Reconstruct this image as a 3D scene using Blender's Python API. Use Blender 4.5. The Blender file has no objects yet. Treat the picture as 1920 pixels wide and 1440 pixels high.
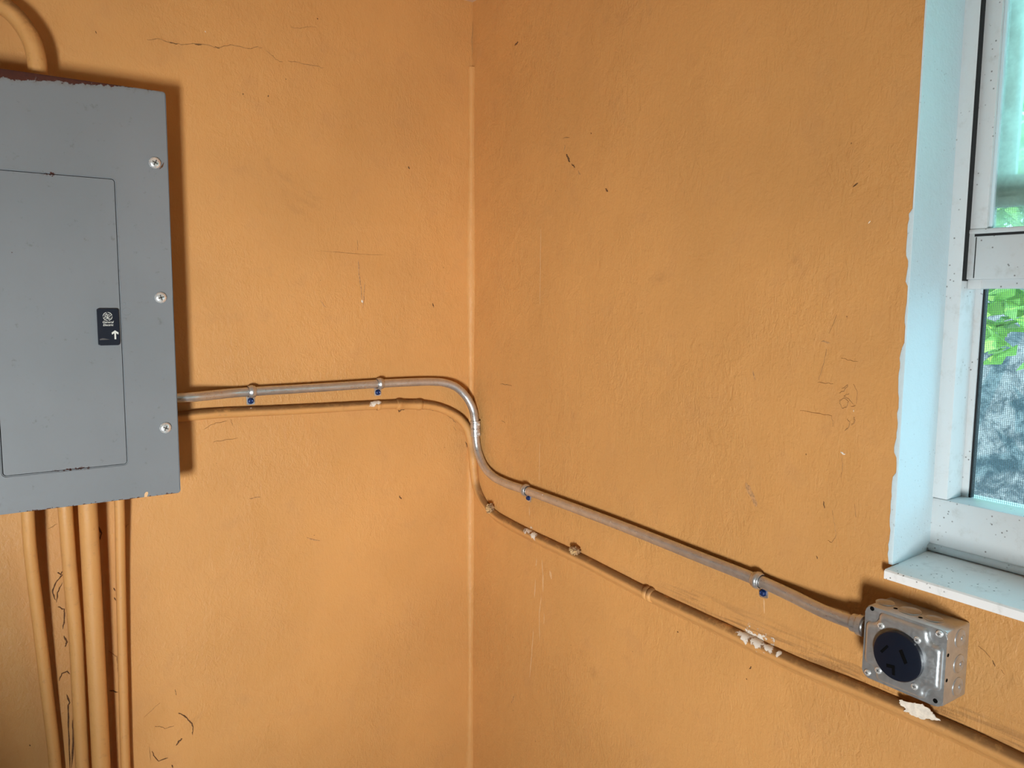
import bpy, bmesh, math, random
from mathutils import Vector, Matrix
random.seed(7)
SC = bpy.context.scene
COL = SC.collection

# ------------------------------------------------------------------ camera
F_PX, YAW, PITCH, ROLL = 1479.46, 0.600113, 0.1075166, 0.0080058
CAM = Vector((-1.0436066, -1.7061317, 1.5))
_f = Vector((math.sin(YAW)*math.cos(PITCH), math.cos(YAW)*math.cos(PITCH), -math.sin(PITCH)))
_r = Vector((math.cos(YAW), -math.sin(YAW), 0.0))
_u = _r.cross(_f)
_r, _u = _r*math.cos(ROLL) + _u*math.sin(ROLL), _u*math.cos(ROLL) - _r*math.sin(ROLL)
cd = bpy.data.cameras.new('camera'); cam = bpy.data.objects.new('camera', cd); COL.objects.link(cam)
cd.sensor_fit = 'HORIZONTAL'; cd.sensor_width = 36.0; cd.lens = F_PX/1920*36.0
cd.clip_start = 0.02; cd.clip_end = 200
cam.matrix_world = Matrix(((_r.x, _u.x, -_f.x, CAM.x), (_r.y, _u.y, -_f.y, CAM.y), (_r.z, _u.z, -_f.z, CAM.z), (0, 0, 0, 1)))
SC.camera = cam

# ------------------------------------------------------------------ world, sun, daylight at the openings, exposure
W = bpy.data.worlds.new('sky'); SC.world = W; W.use_nodes = True
_bg = W.node_tree.nodes['Background']
_bg.inputs[0].default_value = (0.42, 0.84, 1.0, 1); _bg.inputs[1].default_value = 5.6
def lamp(name, kind, energy, color, loc, direction, **kw):
    l = bpy.data.lights.new(name, kind); l.energy = energy; l.color = color
    for k, v in kw.items(): setattr(l, k, v)
    o = bpy.data.objects.new(name, l); COL.objects.link(o); o.location = loc
    o.rotation_euler = Vector(direction).to_track_quat('-Z', 'Y').to_euler()
    return o
lamp('sun', 'SUN', 4.2, (1, 0.95, 0.85), (0, 0, 6), (0.62, -0.25, -0.74), angle=0.01)
# daylight entering by the low opening in the wall behind the camera
lamp('opening_daylight', 'AREA', 19.0, (0.96, 0.99, 1.0), (-1.98, -2.60, 0.72), (1.86, 2.5, 0.46), shape='RECTANGLE', size=0.30, size_y=0.52, spread=math.radians(80))
# portals: they give no light, they only guide sampling of the sky through the openings
pw = lamp('window_portal', 'AREA', 1.0, (1, 1, 1), (0.26, -1.66, 1.58), (-1, 0, 0), shape='RECTANGLE', size=1.1, size_y=0.92); pw.data.cycles.is_portal = True
SC.view_settings.view_transform = 'Standard'; SC.view_settings.look = 'None'
SC.view_settings.gamma = 1.0; SC.view_settings.use_curve_mapping = False
SC.view_settings.exposure = 0.0
SC.cycles.max_bounces = 7; SC.cycles.diffuse_bounces = 4; SC.cycles.glossy_bounces = 3; SC.cycles.transparent_max_bounces = 16
SC.cycles.use_adaptive_sampling = True; SC.cycles.adaptive_threshold = 0.04; SC.cycles.adaptive_min_samples = 12
SC.cycles.use_denoising = True; SC.cycles.caustics_reflective = False; SC.cycles.caustics_refractive = False

# ------------------------------------------------------------------ helpers: where a sight line meets a wall
def ray(px, py): return _f + _r*((px-960)/F_PX) - _u*((py-720)/F_PX)
def A(px, py, d=0.0):                    # left-hand wall, d metres in front of it
    v = ray(px, py); return CAM + v*((-d-CAM.y)/v.y)
def B(px, py, d=0.0):                    # right-hand wall
    v = ray(px, py); return CAM + v*((-d-CAM.x)/v.x)
def PY(px, py, y): v = ray(px, py); return CAM + v*((y-CAM.y)/v.y)
def PZ(px, py, z): v = ray(px, py); return CAM + v*((z-CAM.z)/v.z)

# ------------------------------------------------------------------ helpers: objects
def empty(name, loc, label=None, cat=None, group=None, kind=None):
    o = bpy.data.objects.new(name, None); COL.objects.link(o); o.location = loc; o.empty_display_size = 0.05
    tag(o, label, cat, group, kind); return o
def tag(o, label=None, cat=None, group=None, kind=None):
    if label: o['label'] = label
    if cat: o['category'] = cat
    if group: o['group'] = group
    if kind: o['kind'] = kind
    return o
def wpos(o):
    p = Vector(o.location)
    return p if o.parent is None else p + wpos(o.parent)
def obj(name, bm, mat, parent=None, smooth=False, flat_angle=None, label=None):
    bmesh.ops.recalc_face_normals(bm, faces=bm.faces)
    lo = Vector((1e9,)*3); hi = -lo
    for v in bm.verts:
        for i in range(3):
            lo[i] = min(lo[i], v.co[i]); hi[i] = max(hi[i], v.co[i])
    c = (lo+hi)/2
    bmesh.ops.translate(bm, vec=-c, verts=bm.verts)
    me = bpy.data.meshes.new(name); bm.to_mesh(me); bm.free()
    if smooth:
        for p in me.polygons: p.use_smooth = True
        if flat_angle is not None:
            me.set_sharp_from_angle(angle=flat_angle)
    mats = mat if isinstance(mat, (list, tuple)) else [mat]
    for m in mats: me.materials.append(m)
    o = bpy.data.objects.new(name, me); COL.objects.link(o)
    if parent is not None:
        o.parent = parent; o.location = c - wpos(parent)
    else: o.location = c
    if label: o['label'] = label
    return o
def NB(): return bmesh.new()
def box(bm, x0, x1, y0, y1, z0, z1, bev=0.0, seg=2):
    t = bmesh.new()
    vs = [t.verts.new((x, y, z)) for x in (x0, x1) for y in (y0, y1) for z in (z0, z1)]
    for f in ((0,1,3,2), (4,6,7,5), (0,4,5,1), (2,3,7,6), (0,2,6,4), (1,5,7,3)): t.faces.new([vs[i] for i in f])
    if bev: bmesh.ops.bevel(t, geom=list(t.edges), offset=bev, segments=seg, affect='EDGES', profile=0.5)
    merge(bm, t)
def merge(bm, t):
    me = bpy.data.meshes.new('tmp'); t.to_mesh(me); t.free(); bm.from_mesh(me); bpy.data.meshes.remove(me)
def catmull(pts, n=8):
    pts = [Vector(p) for p in pts]; P = [pts[0]*2-pts[1]] + pts + [pts[-1]*2-pts[-2]]; out = []
    for i in range(1, len(P)-2):
        a, b, c, d = P[i-1:i+3]
        ta = max((b-a).length, 1e-6)**.5; tb = max((c-b).length, 1e-6)**.5; tc = max((d-c).length, 1e-6)**.5
        m1 = ((b-a)/ta - (c-a)/(ta+tb) + (c-b)/tb)*tb
        m2 = ((c-b)/tb - (d-b)/(tb+tc) + (d-c)/tc)*tb
        for k in range(n):
            t = k/n
            out.append(b*(2*t**3-3*t**2+1) + m1*(t**3-2*t**2+t) + c*(-2*t**3+3*t**2) + m2*(t**3-t**2))
    out.append(pts[-1]); return out
def tube(bm, path, r, seg=20, cap=True, wob=0.0):
    path = [Vector(p) for p in path]; n = len(path); rings = []
    rr = r if hasattr(r, '__len__') else [r]*n
    t0 = (path[1]-path[0]).normalized(); up = Vector((0, 0, 1)) if abs(t0.z) < .9 else Vector((1, 0, 0))
    nrm = (up - t0*up.dot(t0)).normalized()
    for i, p in enumerate(path):
        t = (path[min(i+1, n-1)] - path[max(i-1, 0)]).normalized()
        nrm = (nrm - t*nrm.dot(t)).normalized(); bi = t.cross(nrm)
        rings.append([bm.verts.new(p + (nrm*math.cos(a)+bi*math.sin(a))*(rr[i]*(1+random.uniform(-wob, wob)))) for a in [2*math.pi*k/seg for k in range(seg)]])
    for i in range(n-1):
        for k in range(seg):
            bm.faces.new((rings[i][k], rings[i][(k+1) % seg], rings[i+1][(k+1) % seg], rings[i+1][k]))
    if cap:
        bm.faces.new(rings[0][::-1]); bm.faces.new(rings[-1])
def lathe(bm, origin, axis, prof, seg=28, xdir=None):
    """prof: (radius, height along axis)"""
    ax = Vector(axis).normalized(); x = Vector(xdir) if xdir else (Vector((0, 0, 1)) if abs(ax.z) < .9 else Vector((1, 0, 0)))
    x = (x - ax*x.dot(ax)).normalized(); y = ax.cross(x); o = Vector(origin); rings = []
    for r, h in prof:
        if r < 1e-7: rings.append([bm.verts.new(o+ax*h)])
        else: rings.append([bm.verts.new(o+ax*h+(x*math.cos(2*math.pi*k/seg)+y*math.sin(2*math.pi*k/seg))*r) for k in range(seg)])
    for a, b in zip(rings, rings[1:]):
        for k in range(seg):
            k2 = (k+1) % seg
            if len(a) == 1 and len(b) == 1: continue
            if len(a) == 1: bm.faces.new((a[0], b[k], b[k2]))
            elif len(b) == 1: bm.faces.new((a[k], a[k2], b[0]))
            else: bm.faces.new((a[k], a[k2], b[k2], b[k]))
def prism(bm, pts, off):
    """extrude polygon pts (3-D) by vector off"""
    a = [bm.verts.new(p) for p in pts]; b = [bm.verts.new(Vector(p)+Vector(off)) for p in pts]; n = len(a)
    bm.faces.new(a); bm.faces.new(b[::-1])
    for i in range(n): bm.faces.new((a[i], a[(i+1) % n], b[(i+1) % n], b[i]))
def rrect(x0, x1, z0, z1, r, n=5):
    out = []
    for cx, cz, a0 in ((x1-r, z1-r, 0), (x0+r, z1-r, 90), (x0+r, z0+r, 180), (x1-r, z0+r, 270)):
        for k in range(n+1):
            a = math.radians(a0+90*k/n); out.append((cx+r*math.cos(a), cz+r*math.sin(a)))
    return out

# ------------------------------------------------------------------ helpers: materials
class Mat:
    def __init__(s, name):
        s.m = bpy.data.materials.new(name); s.m.use_nodes = True; s.t = s.m.node_tree; s.t.nodes.clear()
        s.out = s.n('ShaderNodeOutputMaterial'); s.b = s.n('ShaderNodeBsdfPrincipled'); s.l(s.b.outputs[0], s.out.inputs[0])
        s._pos = None
    def n(s, ty, **kw):
        nd = s.t.nodes.new(ty)
        for k, v in kw.items(): setattr(nd, k, v)
        return nd
    def l(s, a, b): s.t.links.new(a, b)
    def put(s, sock, v):
        if hasattr(v, 'node'): s.l(v, sock)
        else: sock.default_value = v
    def pos(s):
        if s._pos is None: s._pos = s.n('ShaderNodeNewGeometry').outputs['Position']
        return s._pos
    def normal(s): return s.n('ShaderNodeNewGeometry').outputs['Normal']
    def scalev(s, sc):
        v = s.n('ShaderNodeVectorMath', operation='MULTIPLY'); s.l(s.pos(), v.inputs[0]); v.inputs[1].default_value = sc; return v.outputs[0]
    def noise(s, scale, detail=4, rough=.55, vec=None, dist=0.0):
        nd = s.n('ShaderNodeTexNoise'); s.l(vec if vec is not None else s.pos(), nd.inputs['Vector'])
        nd.inputs['Scale'].default_value = scale; nd.inputs['Detail'].default_value = detail; nd.inputs['Roughness'].default_value = rough
        nd.inputs['Distortion'].default_value = dist; return nd.outputs['Fac']
    def voro(s, scale, vec=None, feature='F1'):
        nd = s.n('ShaderNodeTexVoronoi', feature=feature); s.l(vec if vec is not None else s.pos(), nd.inputs['Vector']); nd.inputs['Scale'].default_value = scale
        return nd.outputs['Distance']
    def math(s, op, a, b=None, c=None, clamp=False):
        nd = s.n('ShaderNodeMath', operation=op, use_clamp=clamp); s.put(nd.inputs[0], a)
        if b is not None: s.put(nd.inputs[1], b)
        if c is not None: s.put(nd.inputs[2], c)
        return nd.outputs[0]
    def remap(s, v, a, b, c=0.0, d=1.0, smooth=True):
        nd = s.n('ShaderNodeMapRange'); nd.interpolation_type = 'SMOOTHSTEP' if smooth else 'LINEAR'
        s.put(nd.inputs[0], v); s.put(nd.inputs[1], a); s.put(nd.inputs[2], b); s.put(nd.inputs[3], c); s.put(nd.inputs[4], d); return nd.outputs[0]
    def mix(s, fac, a, b):
        nd = s.n('ShaderNodeMix', data_type='RGBA'); s.put(nd.inputs[0], fac)
        s.put(nd.inputs[6], a if hasattr(a, 'node') else (*a, 1)); s.put(nd.inputs[7], b if hasattr(b, 'node') else (*b, 1)); return nd.outputs[2]
    def sep(s, v=None):
        nd = s.n('ShaderNodeSeparateXYZ'); s.l(v if v is not None else s.pos(), nd.inputs[0]); return nd.outputs
    def dist(s, p):
        nd = s.n('ShaderNodeVectorMath', operation='DISTANCE'); s.l(s.pos(), nd.inputs[0]); nd.inputs[1].default_value = p; return nd.outputs['Value']
    def color(s, c): s.put(s.b.inputs['Base Color'], c if hasattr(c, 'node') else (*c, 1))
    def rough(s, v): s.put(s.b.inputs['Roughness'], v)
    def bump(s, h, strength=.5, dist=.001):
        nd = s.n('ShaderNodeBump'); s.put(nd.inputs['Height'], h); nd.inputs['Strength'].default_value = strength; nd.inputs['Distance'].default_value = dist
        s.l(nd.outputs[0], s.b.inputs['Normal'])
def srgb(r, g, b):
    f = lambda c: (c/255/12.92) if c/255 <= .04045 else ((c/255+.055)/1.055)**2.4
    return (f(r), f(g), f(b))

# spots where paint has flaked off along the old conduit: (point, radius)
CHIPS = [(A(708, 752, .012), .018), (A(700, 757, .016), .016), (B(988, 992, .012), .022), (B(1000, 1002, .012), .02),
         (B(1395, 1185, .012), .028), (B(1418, 1198, .012), .03), (B(1440, 1212, .012), .022), (B(1458, 1222, .012), .012),
         (A(471, 764, .014), .006)]
PAINT = (0.625, 0.308, 0.100)
def paint_mat(name, on_pipe=False, chips=True):
    M = Mat(name)
    n_big = M.noise(2.2, 3); n_mid = M.noise(14, 5); n_fine = M.noise(230, 3, .6)
    c = M.mix(M.remap(n_big, .35, .68), tuple(v*.93 for v in PAINT), tuple(min(1, v*1.05) for v in PAINT))
    c = M.mix(M.math('MULTIPLY', M.remap(n_mid, .55, .75), .22), c, (0.46, 0.23, .09))
    # scattered grime: dark smudges and small fly specks
    sm = M.noise(5.5, 6, .68, dist=.6)
    c = M.mix(M.math('MULTIPLY', M.remap(sm, .62, .78), .35), c, (0.30, 0.14, .05))
    sp = M.math('MULTIPLY', M.remap(M.voro(26), .045, .02), M.remap(M.noise(9, 2), .55, .6))
    c = M.mix(M.math('MULTIPLY', sp, .7), c, (.16, .06, .02))
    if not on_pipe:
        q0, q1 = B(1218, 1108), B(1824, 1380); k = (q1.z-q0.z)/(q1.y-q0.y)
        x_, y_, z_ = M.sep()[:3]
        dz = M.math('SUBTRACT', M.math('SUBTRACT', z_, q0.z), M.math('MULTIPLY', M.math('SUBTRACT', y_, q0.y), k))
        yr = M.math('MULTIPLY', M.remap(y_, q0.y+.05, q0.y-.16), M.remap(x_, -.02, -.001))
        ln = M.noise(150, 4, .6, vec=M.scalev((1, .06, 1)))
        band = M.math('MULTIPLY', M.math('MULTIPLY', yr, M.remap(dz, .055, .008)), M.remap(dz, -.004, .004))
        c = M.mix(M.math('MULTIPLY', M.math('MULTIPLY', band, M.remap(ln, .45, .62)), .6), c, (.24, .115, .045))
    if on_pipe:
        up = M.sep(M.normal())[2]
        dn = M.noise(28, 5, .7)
        dust_shade = M.math('MULTIPLY', M.remap(up, -.05, .6), M.remap(dn, .22, .52))  # dust on upward faces, deepened with the shade of the pipe's top
        c = M.mix(M.math('MULTIPLY', dust_shade, .78), c, (.12, .055, .02))
        c = M.mix(M.math('MULTIPLY', M.remap(M.noise(90, 4, .7), .55, .75), .35), c, (.32, .17, .075))
    if chips:
        ch = None; nz = M.noise(85, 5, .75)
        for p, r in CHIPS:
            d = M.remap(M.dist(p), r, r*.2, 0, 1, False)
            ch = d if ch is None else M.math('MAXIMUM', ch, d)
        chip = M.remap(M.math('ADD', M.math('MULTIPLY', ch, .42), nz), .76, .80)
        chip = M.math('MULTIPLY', chip, M.remap(ch, .0, .05))
        c = M.mix(chip, c, (.78, .70, .60))
    M.color(c); M.rough(M.remap(n_mid, .3, .7, .42, .62))
    st = M.noise(120, 4, .6, vec=M.scalev((1, 1, .45)), dist=1.2)
    hh = M.math('ADD', M.math('MULTIPLY', n_fine, .35), M.math('MULTIPLY', st, .75))
    hh = M.math('ADD', hh, M.math('MULTIPLY', M.noise(22, 4, .6, dist=.8), 1.3))
    if chips: hh = M.math('SUBTRACT', hh, M.math('MULTIPLY', chip, .6))
    hh = M.math('MULTIPLY', hh, M.remap(M.noise(3.2, 3), .38, .66, .38, 1.0))
    M.bump(hh, .72 if not on_pipe else .4, .0030)
    M.b.inputs['Specular IOR Level'].default_value = .35
    return M.m
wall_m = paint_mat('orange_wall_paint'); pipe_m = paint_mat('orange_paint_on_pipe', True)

def simple(name, col, rough=.5, metal=0.0, spec=.5, bumpscale=None, bumpstr=.2, var=0.0, varscale=40):
    M = Mat(name)
    if var:
        M.color(M.mix(M.remap(M.noise(varscale, 4), .3, .7), tuple(v*(1-var) for v in col), tuple(min(1, v*(1+var)) for v in col)))
    else: M.color(col)
    M.rough(rough); M.b.inputs['Metallic'].default_value = metal; M.b.inputs['Specular IOR Level'].default_value = spec
    if bumpscale: M.bump(M.noise(bumpscale, 4), bumpstr, .001)
    return M.m
crack_m = simple('dark_crack', (.13, .055, .018), .9, var=.4, varscale=300)
fine_m = simple('hairline_crack', (.40, .205, .074), .9, var=.25, varscale=300)
scuff_m = simple('brown_scuff', (.47, .245, .10), .8, var=.3, varscale=200)
pale_m = simple('bare_plaster', (.80, .70, .58), .85, var=.12, varscale=150, bumpscale=300)
streak_m = simple('pale_drip', (.68, .40, .19), .6, var=.06, varscale=120)
flake_m = simple('raised_paint_flake', PAINT, .5, var=.1, varscale=60)
pale_room_m = simple('pale_room_paint', (.36, .37, .38), .6, var=.04, varscale=3, bumpscale=90)
floor_m = simple('concrete_floor', (.28, .28, .28), .7, var=.15, varscale=6, bumpscale=60)
ceil_m = simple('ceiling_paint', (.66, .46, .28), .7, var=.05, varscale=4, bumpscale=90)
black_m = simple('black_plastic', (.006, .009, .018), .32, spec=.5)
slot_m = simple('slot_dark', (.002, .002, .002), .9, spec=.1)
blue_m = simple('blue_screw_coating', (.006, .028, .12), .35, .3)
white_print_m = simple('white_print', (.66, .66, .60), .5)
dark_gap_m = simple('dark_recess', (.012, .012, .012), .8)

def panel_mat():
    M = Mat('grey_enamel')
    x, y, z = M.sep()[:3]
    n = M.noise(70, 5, .65); nb = M.noise(3, 3)
    c = M.mix(M.remap(nb, .3, .7), srgb(122, 126, 129), srgb(129, 132, 135))
    c = M.mix(M.math('MULTIPLY', M.remap(M.noise(55, 4, .7), .62, .74), .4), c, srgb(88, 87, 84))
    # rust along the top edge, heavier away from the corner
    zt = 1.8747
    depth = M.remap(x, -.78, -.99, .001, .0175, False)
    t = M.math('SUBTRACT', zt, z)
    edge = M.math('ADD', depth, M.math('MULTIPLY', M.math('SUBTRACT', M.noise(85, 6, .72), .52), .030))
    rust = M.remap(M.math('SUBTRACT', edge, t), -.0004, .0008)
    grime = M.remap(M.math('SUBTRACT', M.math('ADD', edge, .010), M.math('ADD', t, M.math('MULTIPLY', n, .012))), -.004, .008)
    c = M.mix(M.math('MULTIPLY', grime, .35), c, srgb(105, 88, 66))
    # bottom edge flecks
    bz = M.math('SUBTRACT', z, 1.119)
    r2 = M.remap(M.math('SUBTRACT', M.math('MULTIPLY', M.math('SUBTRACT', M.noise(130, 4, .7), .53), .035), bz), -.0006, .0008)
    # rust on the lower edge of the door
    dz = M.math('ABSOLUTE', M.math('SUBTRACT', z, 1.1872))
    dx = M.math('MULTIPLY', M.remap(x, -.945, -.925), M.remap(x, -.87, -.885))
    r3 = M.math('MULTIPLY', dx, M.remap(M.math('SUBTRACT', M.math('MULTIPLY', M.math('SUBTRACT', M.noise(140, 4, .7), .45), .022), dz), -.0006, .0008))
    dz2 = M.math('ABSOLUTE', M.math('SUBTRACT', z, 1.7085))
    dx2 = M.math('MULTIPLY', M.remap(x, -.935, -.925), M.remap(x, -.905, -.912))
    r4 = M.math('MULTIPLY', dx2, M.remap(M.math('SUBTRACT', M.math('MULTIPLY', M.math('SUBTRACT', M.noise(170, 4, .7), .42), .022), dz2), -.0006, .0008))
    # pitted specks
    sp = M.math('MULTIPLY', M.remap(M.voro(34), .05, .02), M.remap(M.noise(17, 2), .60, .64))
    rr = M.math('MAXIMUM', M.math('MAXIMUM', rust, r2), M.math('MAXIMUM', M.math('MAXIMUM', r3, r4), M.math('MULTIPLY', sp, .8)))
    c = M.mix(rr, c, M.mix(M.noise(120, 4), srgb(44, 15, 7), srgb(86, 36, 16)))
    M.color(c); M.rough(M.remap(rr, 0, 1, .40, .85)); M.bump(M.math('ADD', M.math('MULTIPLY', M.noise(220, 2), .25), M.math('MULTIPLY', rr, -.6)), .15, .0015)
    return M.m
panel_m = panel_mat()
def steel_mat(name, col, rough, streak, metal=1.0):
    M = Mat(name); M.b.inputs['Metallic'].default_value = metal
    n = M.noise(60, 4, .6); s2 = M.noise(35, 5, .7, vec=M.scalev(streak))
    M.color(M.mix(M.remap(n, .3, .7), tuple(v*.86 for v in col), col))
    M.rough(M.remap(s2, .3, .7, rough-.07, rough+.1)); M.bump(s2, .06, .001); return M.m
emt_m = steel_mat('galvanised_conduit', (.66, .65, .64), .33, (3, 3, 8), .85)
box_m = steel_mat('galvanised_box', (.60, .62, .63), .36, (6, 6, 6), .80)
chrome_m = steel_mat('bright_screw', (.90, .90, .88), .25, (9, 9, 9), .6)

def white_mat(name, col, grime=.5, speck=.5, rough=.5, bumpy=.2):
    M = Mat(name)
    c = M.mix(M.math('MULTIPLY', M.remap(M.noise(38, 6, .7), .52, .74), grime), col, (.42, .40, .36))
    sp = M.math('MULTIPLY', M.remap(M.voro(130), .20, .09), M.remap(M.noise(26, 3), .50, .58))
    c = M.mix(M.math('MULTIPLY', sp, speck), c, (.10, .085, .07))
    M.color(c); M.rough(rough); M.bump(M.math('ADD', M.noise(90, 5, .65), M.math('MULTIPLY', M.noise(300, 3), .3)), bumpy, .0015); return M.m
jamb_m = white_mat('white_reveal_paint', (.58, .70, .74), .10, .25, .55, .6)
frame_m = white_mat('white_window_enamel', (.64, .66, .66), .40, .8, .4, .15)
sill_m = white_mat('white_sill', (.88, .87, .85), .35, .9, .35, .12)

# ------------------------------------------------------------------ the room
CEIL = 2.2125; XL = -2.95; YB = -2.56; T = 0.13
WY0, WY1, WZ0, WZ1 = -1.124, -2.20, 1.139, 2.03          # window opening
bm = NB(); box(bm, XL-T, T, 0, T, -.1, CEIL+.1)
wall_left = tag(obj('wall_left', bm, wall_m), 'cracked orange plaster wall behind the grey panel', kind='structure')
bm = NB()
box(bm, 0, T, WY0, 0, -.1, CEIL+.1); box(bm, 0, T, YB-T, WY1, -.1, CEIL+.1)
box(bm, 0, T, WY1, WY0, -.1, WZ0-.014); box(bm, 0, T, WY1, WY0, WZ1, CEIL+.1)
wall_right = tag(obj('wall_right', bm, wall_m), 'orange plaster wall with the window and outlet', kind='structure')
DX0, DX1, DZ0, DZ1 = -2.24, -1.72, 0.25, 1.22                            # low opening in the wall behind the camera
bm = NB(); box(bm, XL-T, DX0, YB-T, YB, -.1, CEIL+.1); box(bm, DX1, 0, YB-T, YB, -.1, CEIL+.1); box(bm, DX0, DX1, YB-T, YB, DZ1, CEIL+.1); box(bm, DX0, DX1, YB-T, YB, -.1, DZ0)
tag(obj('wall_back', bm, pale_room_m), 'pale wall with a low opening to daylight behind the camera', kind='structure')
bm = NB(); box(bm, XL-T, XL, YB, 0, -.1, CEIL+.1); tag(obj('wall_side', bm, pale_room_m), 'pale side wall opposite the window', kind='structure')
bm = NB(); box(bm, XL-T, T, YB-T, T, -.22, 0); tag(obj('floor', bm, floor_m), 'grey concrete floor of the small room', kind='structure')
bm = NB(); box(bm, XL-T, T, YB-T, T, CEIL, CEIL+.12); tag(obj('ceiling', bm, ceil_m), 'painted ceiling just above the picture', kind='structure')

bm = NB(); box(bm, -2.35, -1.47, -1.36, -1.26, 0, .79, .01); tag(obj('wall_light_blocker', bm, pale_room_m), 'low pale slab added out of view to shade the wall below the panel', kind='structure')  # added blocker, unseen: keeps the opening's light off the lower-left wall
# corner: an uneven bead of filler painted over
bm = NB(); prev = None; zz = 0.0; N = 150
for i in range(N+1):
    z = 2.06*i/N; w = .010+.002*math.sin(z*9)+random.uniform(-.0007, .0007); pts = []
    for k in range(7):
        a = math.pi/2*k/6
        wob = 1+random.uniform(-.05, .05)
        p = Vector((-w*1.35*math.cos(a)**1.0*wob, -w*math.sin(a)*wob, z)) if True else None
        q = Vector((-w*1.5, .004, z)).lerp(Vector((.004, -w*1.1, z)), k/6); mid = Vector((-.0045, -.0045, 0))*math.sin(math.pi*k/6)
        pts.append(bm.verts.new(q+mid+Vector((random.uniform(-.0003, .0003), random.uniform(-.0003, .0003), 0))))
    if prev:
        for k in range(6): bm.faces.new((prev[k], prev[k+1], pts[k+1], pts[k]))
    prev = pts
tag(obj('trim_1', bm, wall_m, smooth=True), 'painted bead of filler down the corner of the two orange walls', kind='structure')

# ------------------------------------------------------------------ marks on the walls: cracks, scuffs, drips
def ribbon(bm, pts, w, out, lift=.0007, jag=.35):
    """thin uneven line of given width lying on the wall"""
    out = Vector(out); P = [Vector(p) for p in pts]; n = len(P); L = []; R = []; Mi = []
    for i, p in enumerate(P):
        t = (P[min(i+1, n-1)]-P[max(i-1, 0)]).normalized(); s = out.cross(t).normalized()
        taper = min(1, .25+min(i, n-1-i)*.6); ww = w*taper*(1+random.uniform(-jag, jag))
        L.append(bm.verts.new(p+s*ww/2)); R.append(bm.verts.new(p-s*ww/2)); Mi.append(bm.verts.new(p+out*lift))
    for i in range(n-1):
        bm.faces.new((L[i], Mi[i], Mi[i+1], L[i+1])); bm.faces.new((Mi[i], R[i], R[i+1], Mi[i+1]))
def mark(name, wall, pts, w_px, mat=crack_m, jitter=1.2, sub=4, lift=.0007):
    fn, out, par = (A, (0, -1, 0), wall_left) if wall == 'A' else (B, (-1, 0, 0), wall_right)
    P = []
    for (x0, y0), (x1, y1) in zip(pts, pts[1:]):
        for k in range(sub):
            t = k/sub; j = jitter if (k or P) else 0
            P.append((x0+(x1-x0)*t+random.uniform(-j, j)*.6, y0+(y1-y0)*t+random.uniform(-j, j)))
    P.append(pts[-1])
    scale = (fn(P[0][0]+.5, P[0][1]+.5, 0)-fn(P[0][0]-.5, P[0][1]-.5, 0)).length/1.414
    bm = NB(); ribbon(bm, [fn(x, y, .0004) for x, y in P], w_px*scale, out, lift)
    return obj(name, bm, mat, par)
for pts, w in [
    ([(275, 74), (296, 73), (322, 81), (340, 83), (362, 81), (385, 84), (408, 90), (432, 84), (466, 92), (484, 88), (492, 90)], 1.7),
    ([(499, 95), (512, 105), (518, 113), (531, 116)], 1.2), ([(540, 114), (565, 118), (590, 124), (606, 127)], 1.6),
    ([(365, 83), (378, 84)], 3.5), ([(403, 87), (412, 91)], 3.0), ([(318, 79), (333, 83)], 2.8),
    ([(545, 50), (558, 53), (575, 51), (594, 51)], 1.0),
    ([(455, 175), (455.5, 178)], 3.2), ([(503, 178), (502.5, 182)], 3.6), ([(179, 58), (181, 63)], 2.5),
    ([(748, 772), (753, 768), (768, 765), (782, 767)], 2.2), ([(786, 766), (800, 767), (816, 770)], 2.2), ([(747, 766), (749, 773)], 2.6),
    ([(839, 780), (848, 786), (855, 793)], 1.8), ([(850, 800), (855, 808)], 1.2), ([(872, 828), (878, 840), (881, 850)], 2.2),
    ([(881, 905), (886, 919)], 2.2), ([(889, 6), (889, 14)], 4.5), ([(888, 14), (888, 40)], 2.4), ([(886, 40), (885, 110)], 1.2),
    ([(382, 805), (400, 795), (408, 793), (426, 789)], 1.3), ([(432, 786), (436, 798)], 1.3), ([(400, 829), (425, 824), (446, 821)], 1.5),
    ([(749, 929), (753, 936)], 3.0), ([(811, 568), (813, 577)], 2.5), ([(766, 312), (768, 317)], 3.0), ([(594, 34), (596, 36)], 2.6),
    ([(328, 1292), (331, 1304)], 1.5), ([(334, 1337), (345, 1341), (356, 1352), (362, 1362), (361, 1378)], 2.4),
    ([(290, 1362), (300, 1363), (312, 1366), (326, 1361)], 1.5), ([(330, 1398), (336, 1390), (342, 1385)], 3.4),
    ([(285, 1408), (289, 1418), (298, 1427), (315, 1421)], 2.2), ([(322, 1434), (324, 1440)], 3.0), ([(280, 1400), (283, 1426)], 1.2),
    ([(107, 1074), (117, 1078), (104, 1092), (98, 1110), (104, 1125)], 2.6), ([(118, 1068), (113, 1080)], 2.4), ([(117, 1092), (108, 1112), (106, 1130)], 2.0),
    ([(108, 1138), (120, 1142), (121, 1155), (118, 1180)], 3.0), ([(120, 1192), (125, 1204), (122, 1213)], 3.6),
    ([(111, 1277), (116, 1263), (126, 1259), (131, 1264)], 2.6), ([(125, 1302), (131, 1317), (128, 1322), (129, 1370), (131, 1440)], 3.0), ([(136, 1350), (138, 1390), (134, 1440)], 3.4),
    ([(184, 985), (190, 1000), (188, 1012)], 3.4), ([(213, 1102), (216, 1108)], 3.0), ([(214, 1120), (217, 1126)], 2.6), ([(203, 1220), (219, 1232), (221, 1260)], 1.8), ([(205, 1295), (221, 1298)], 2.4),
    ([(234, 990), (242, 982)], 1.6), ([(90, 992), (108, 982)], 1.5), ([(55, 1396), (57, 1399)], 2.6), ([(670, 450), (671, 470)], 1.0), ([(600, 470), (668, 475), (720, 478)], .8),
]: mark('crack', 'A', pts, w*.75, fine_m if w < 2.0 else crack_m)
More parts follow.
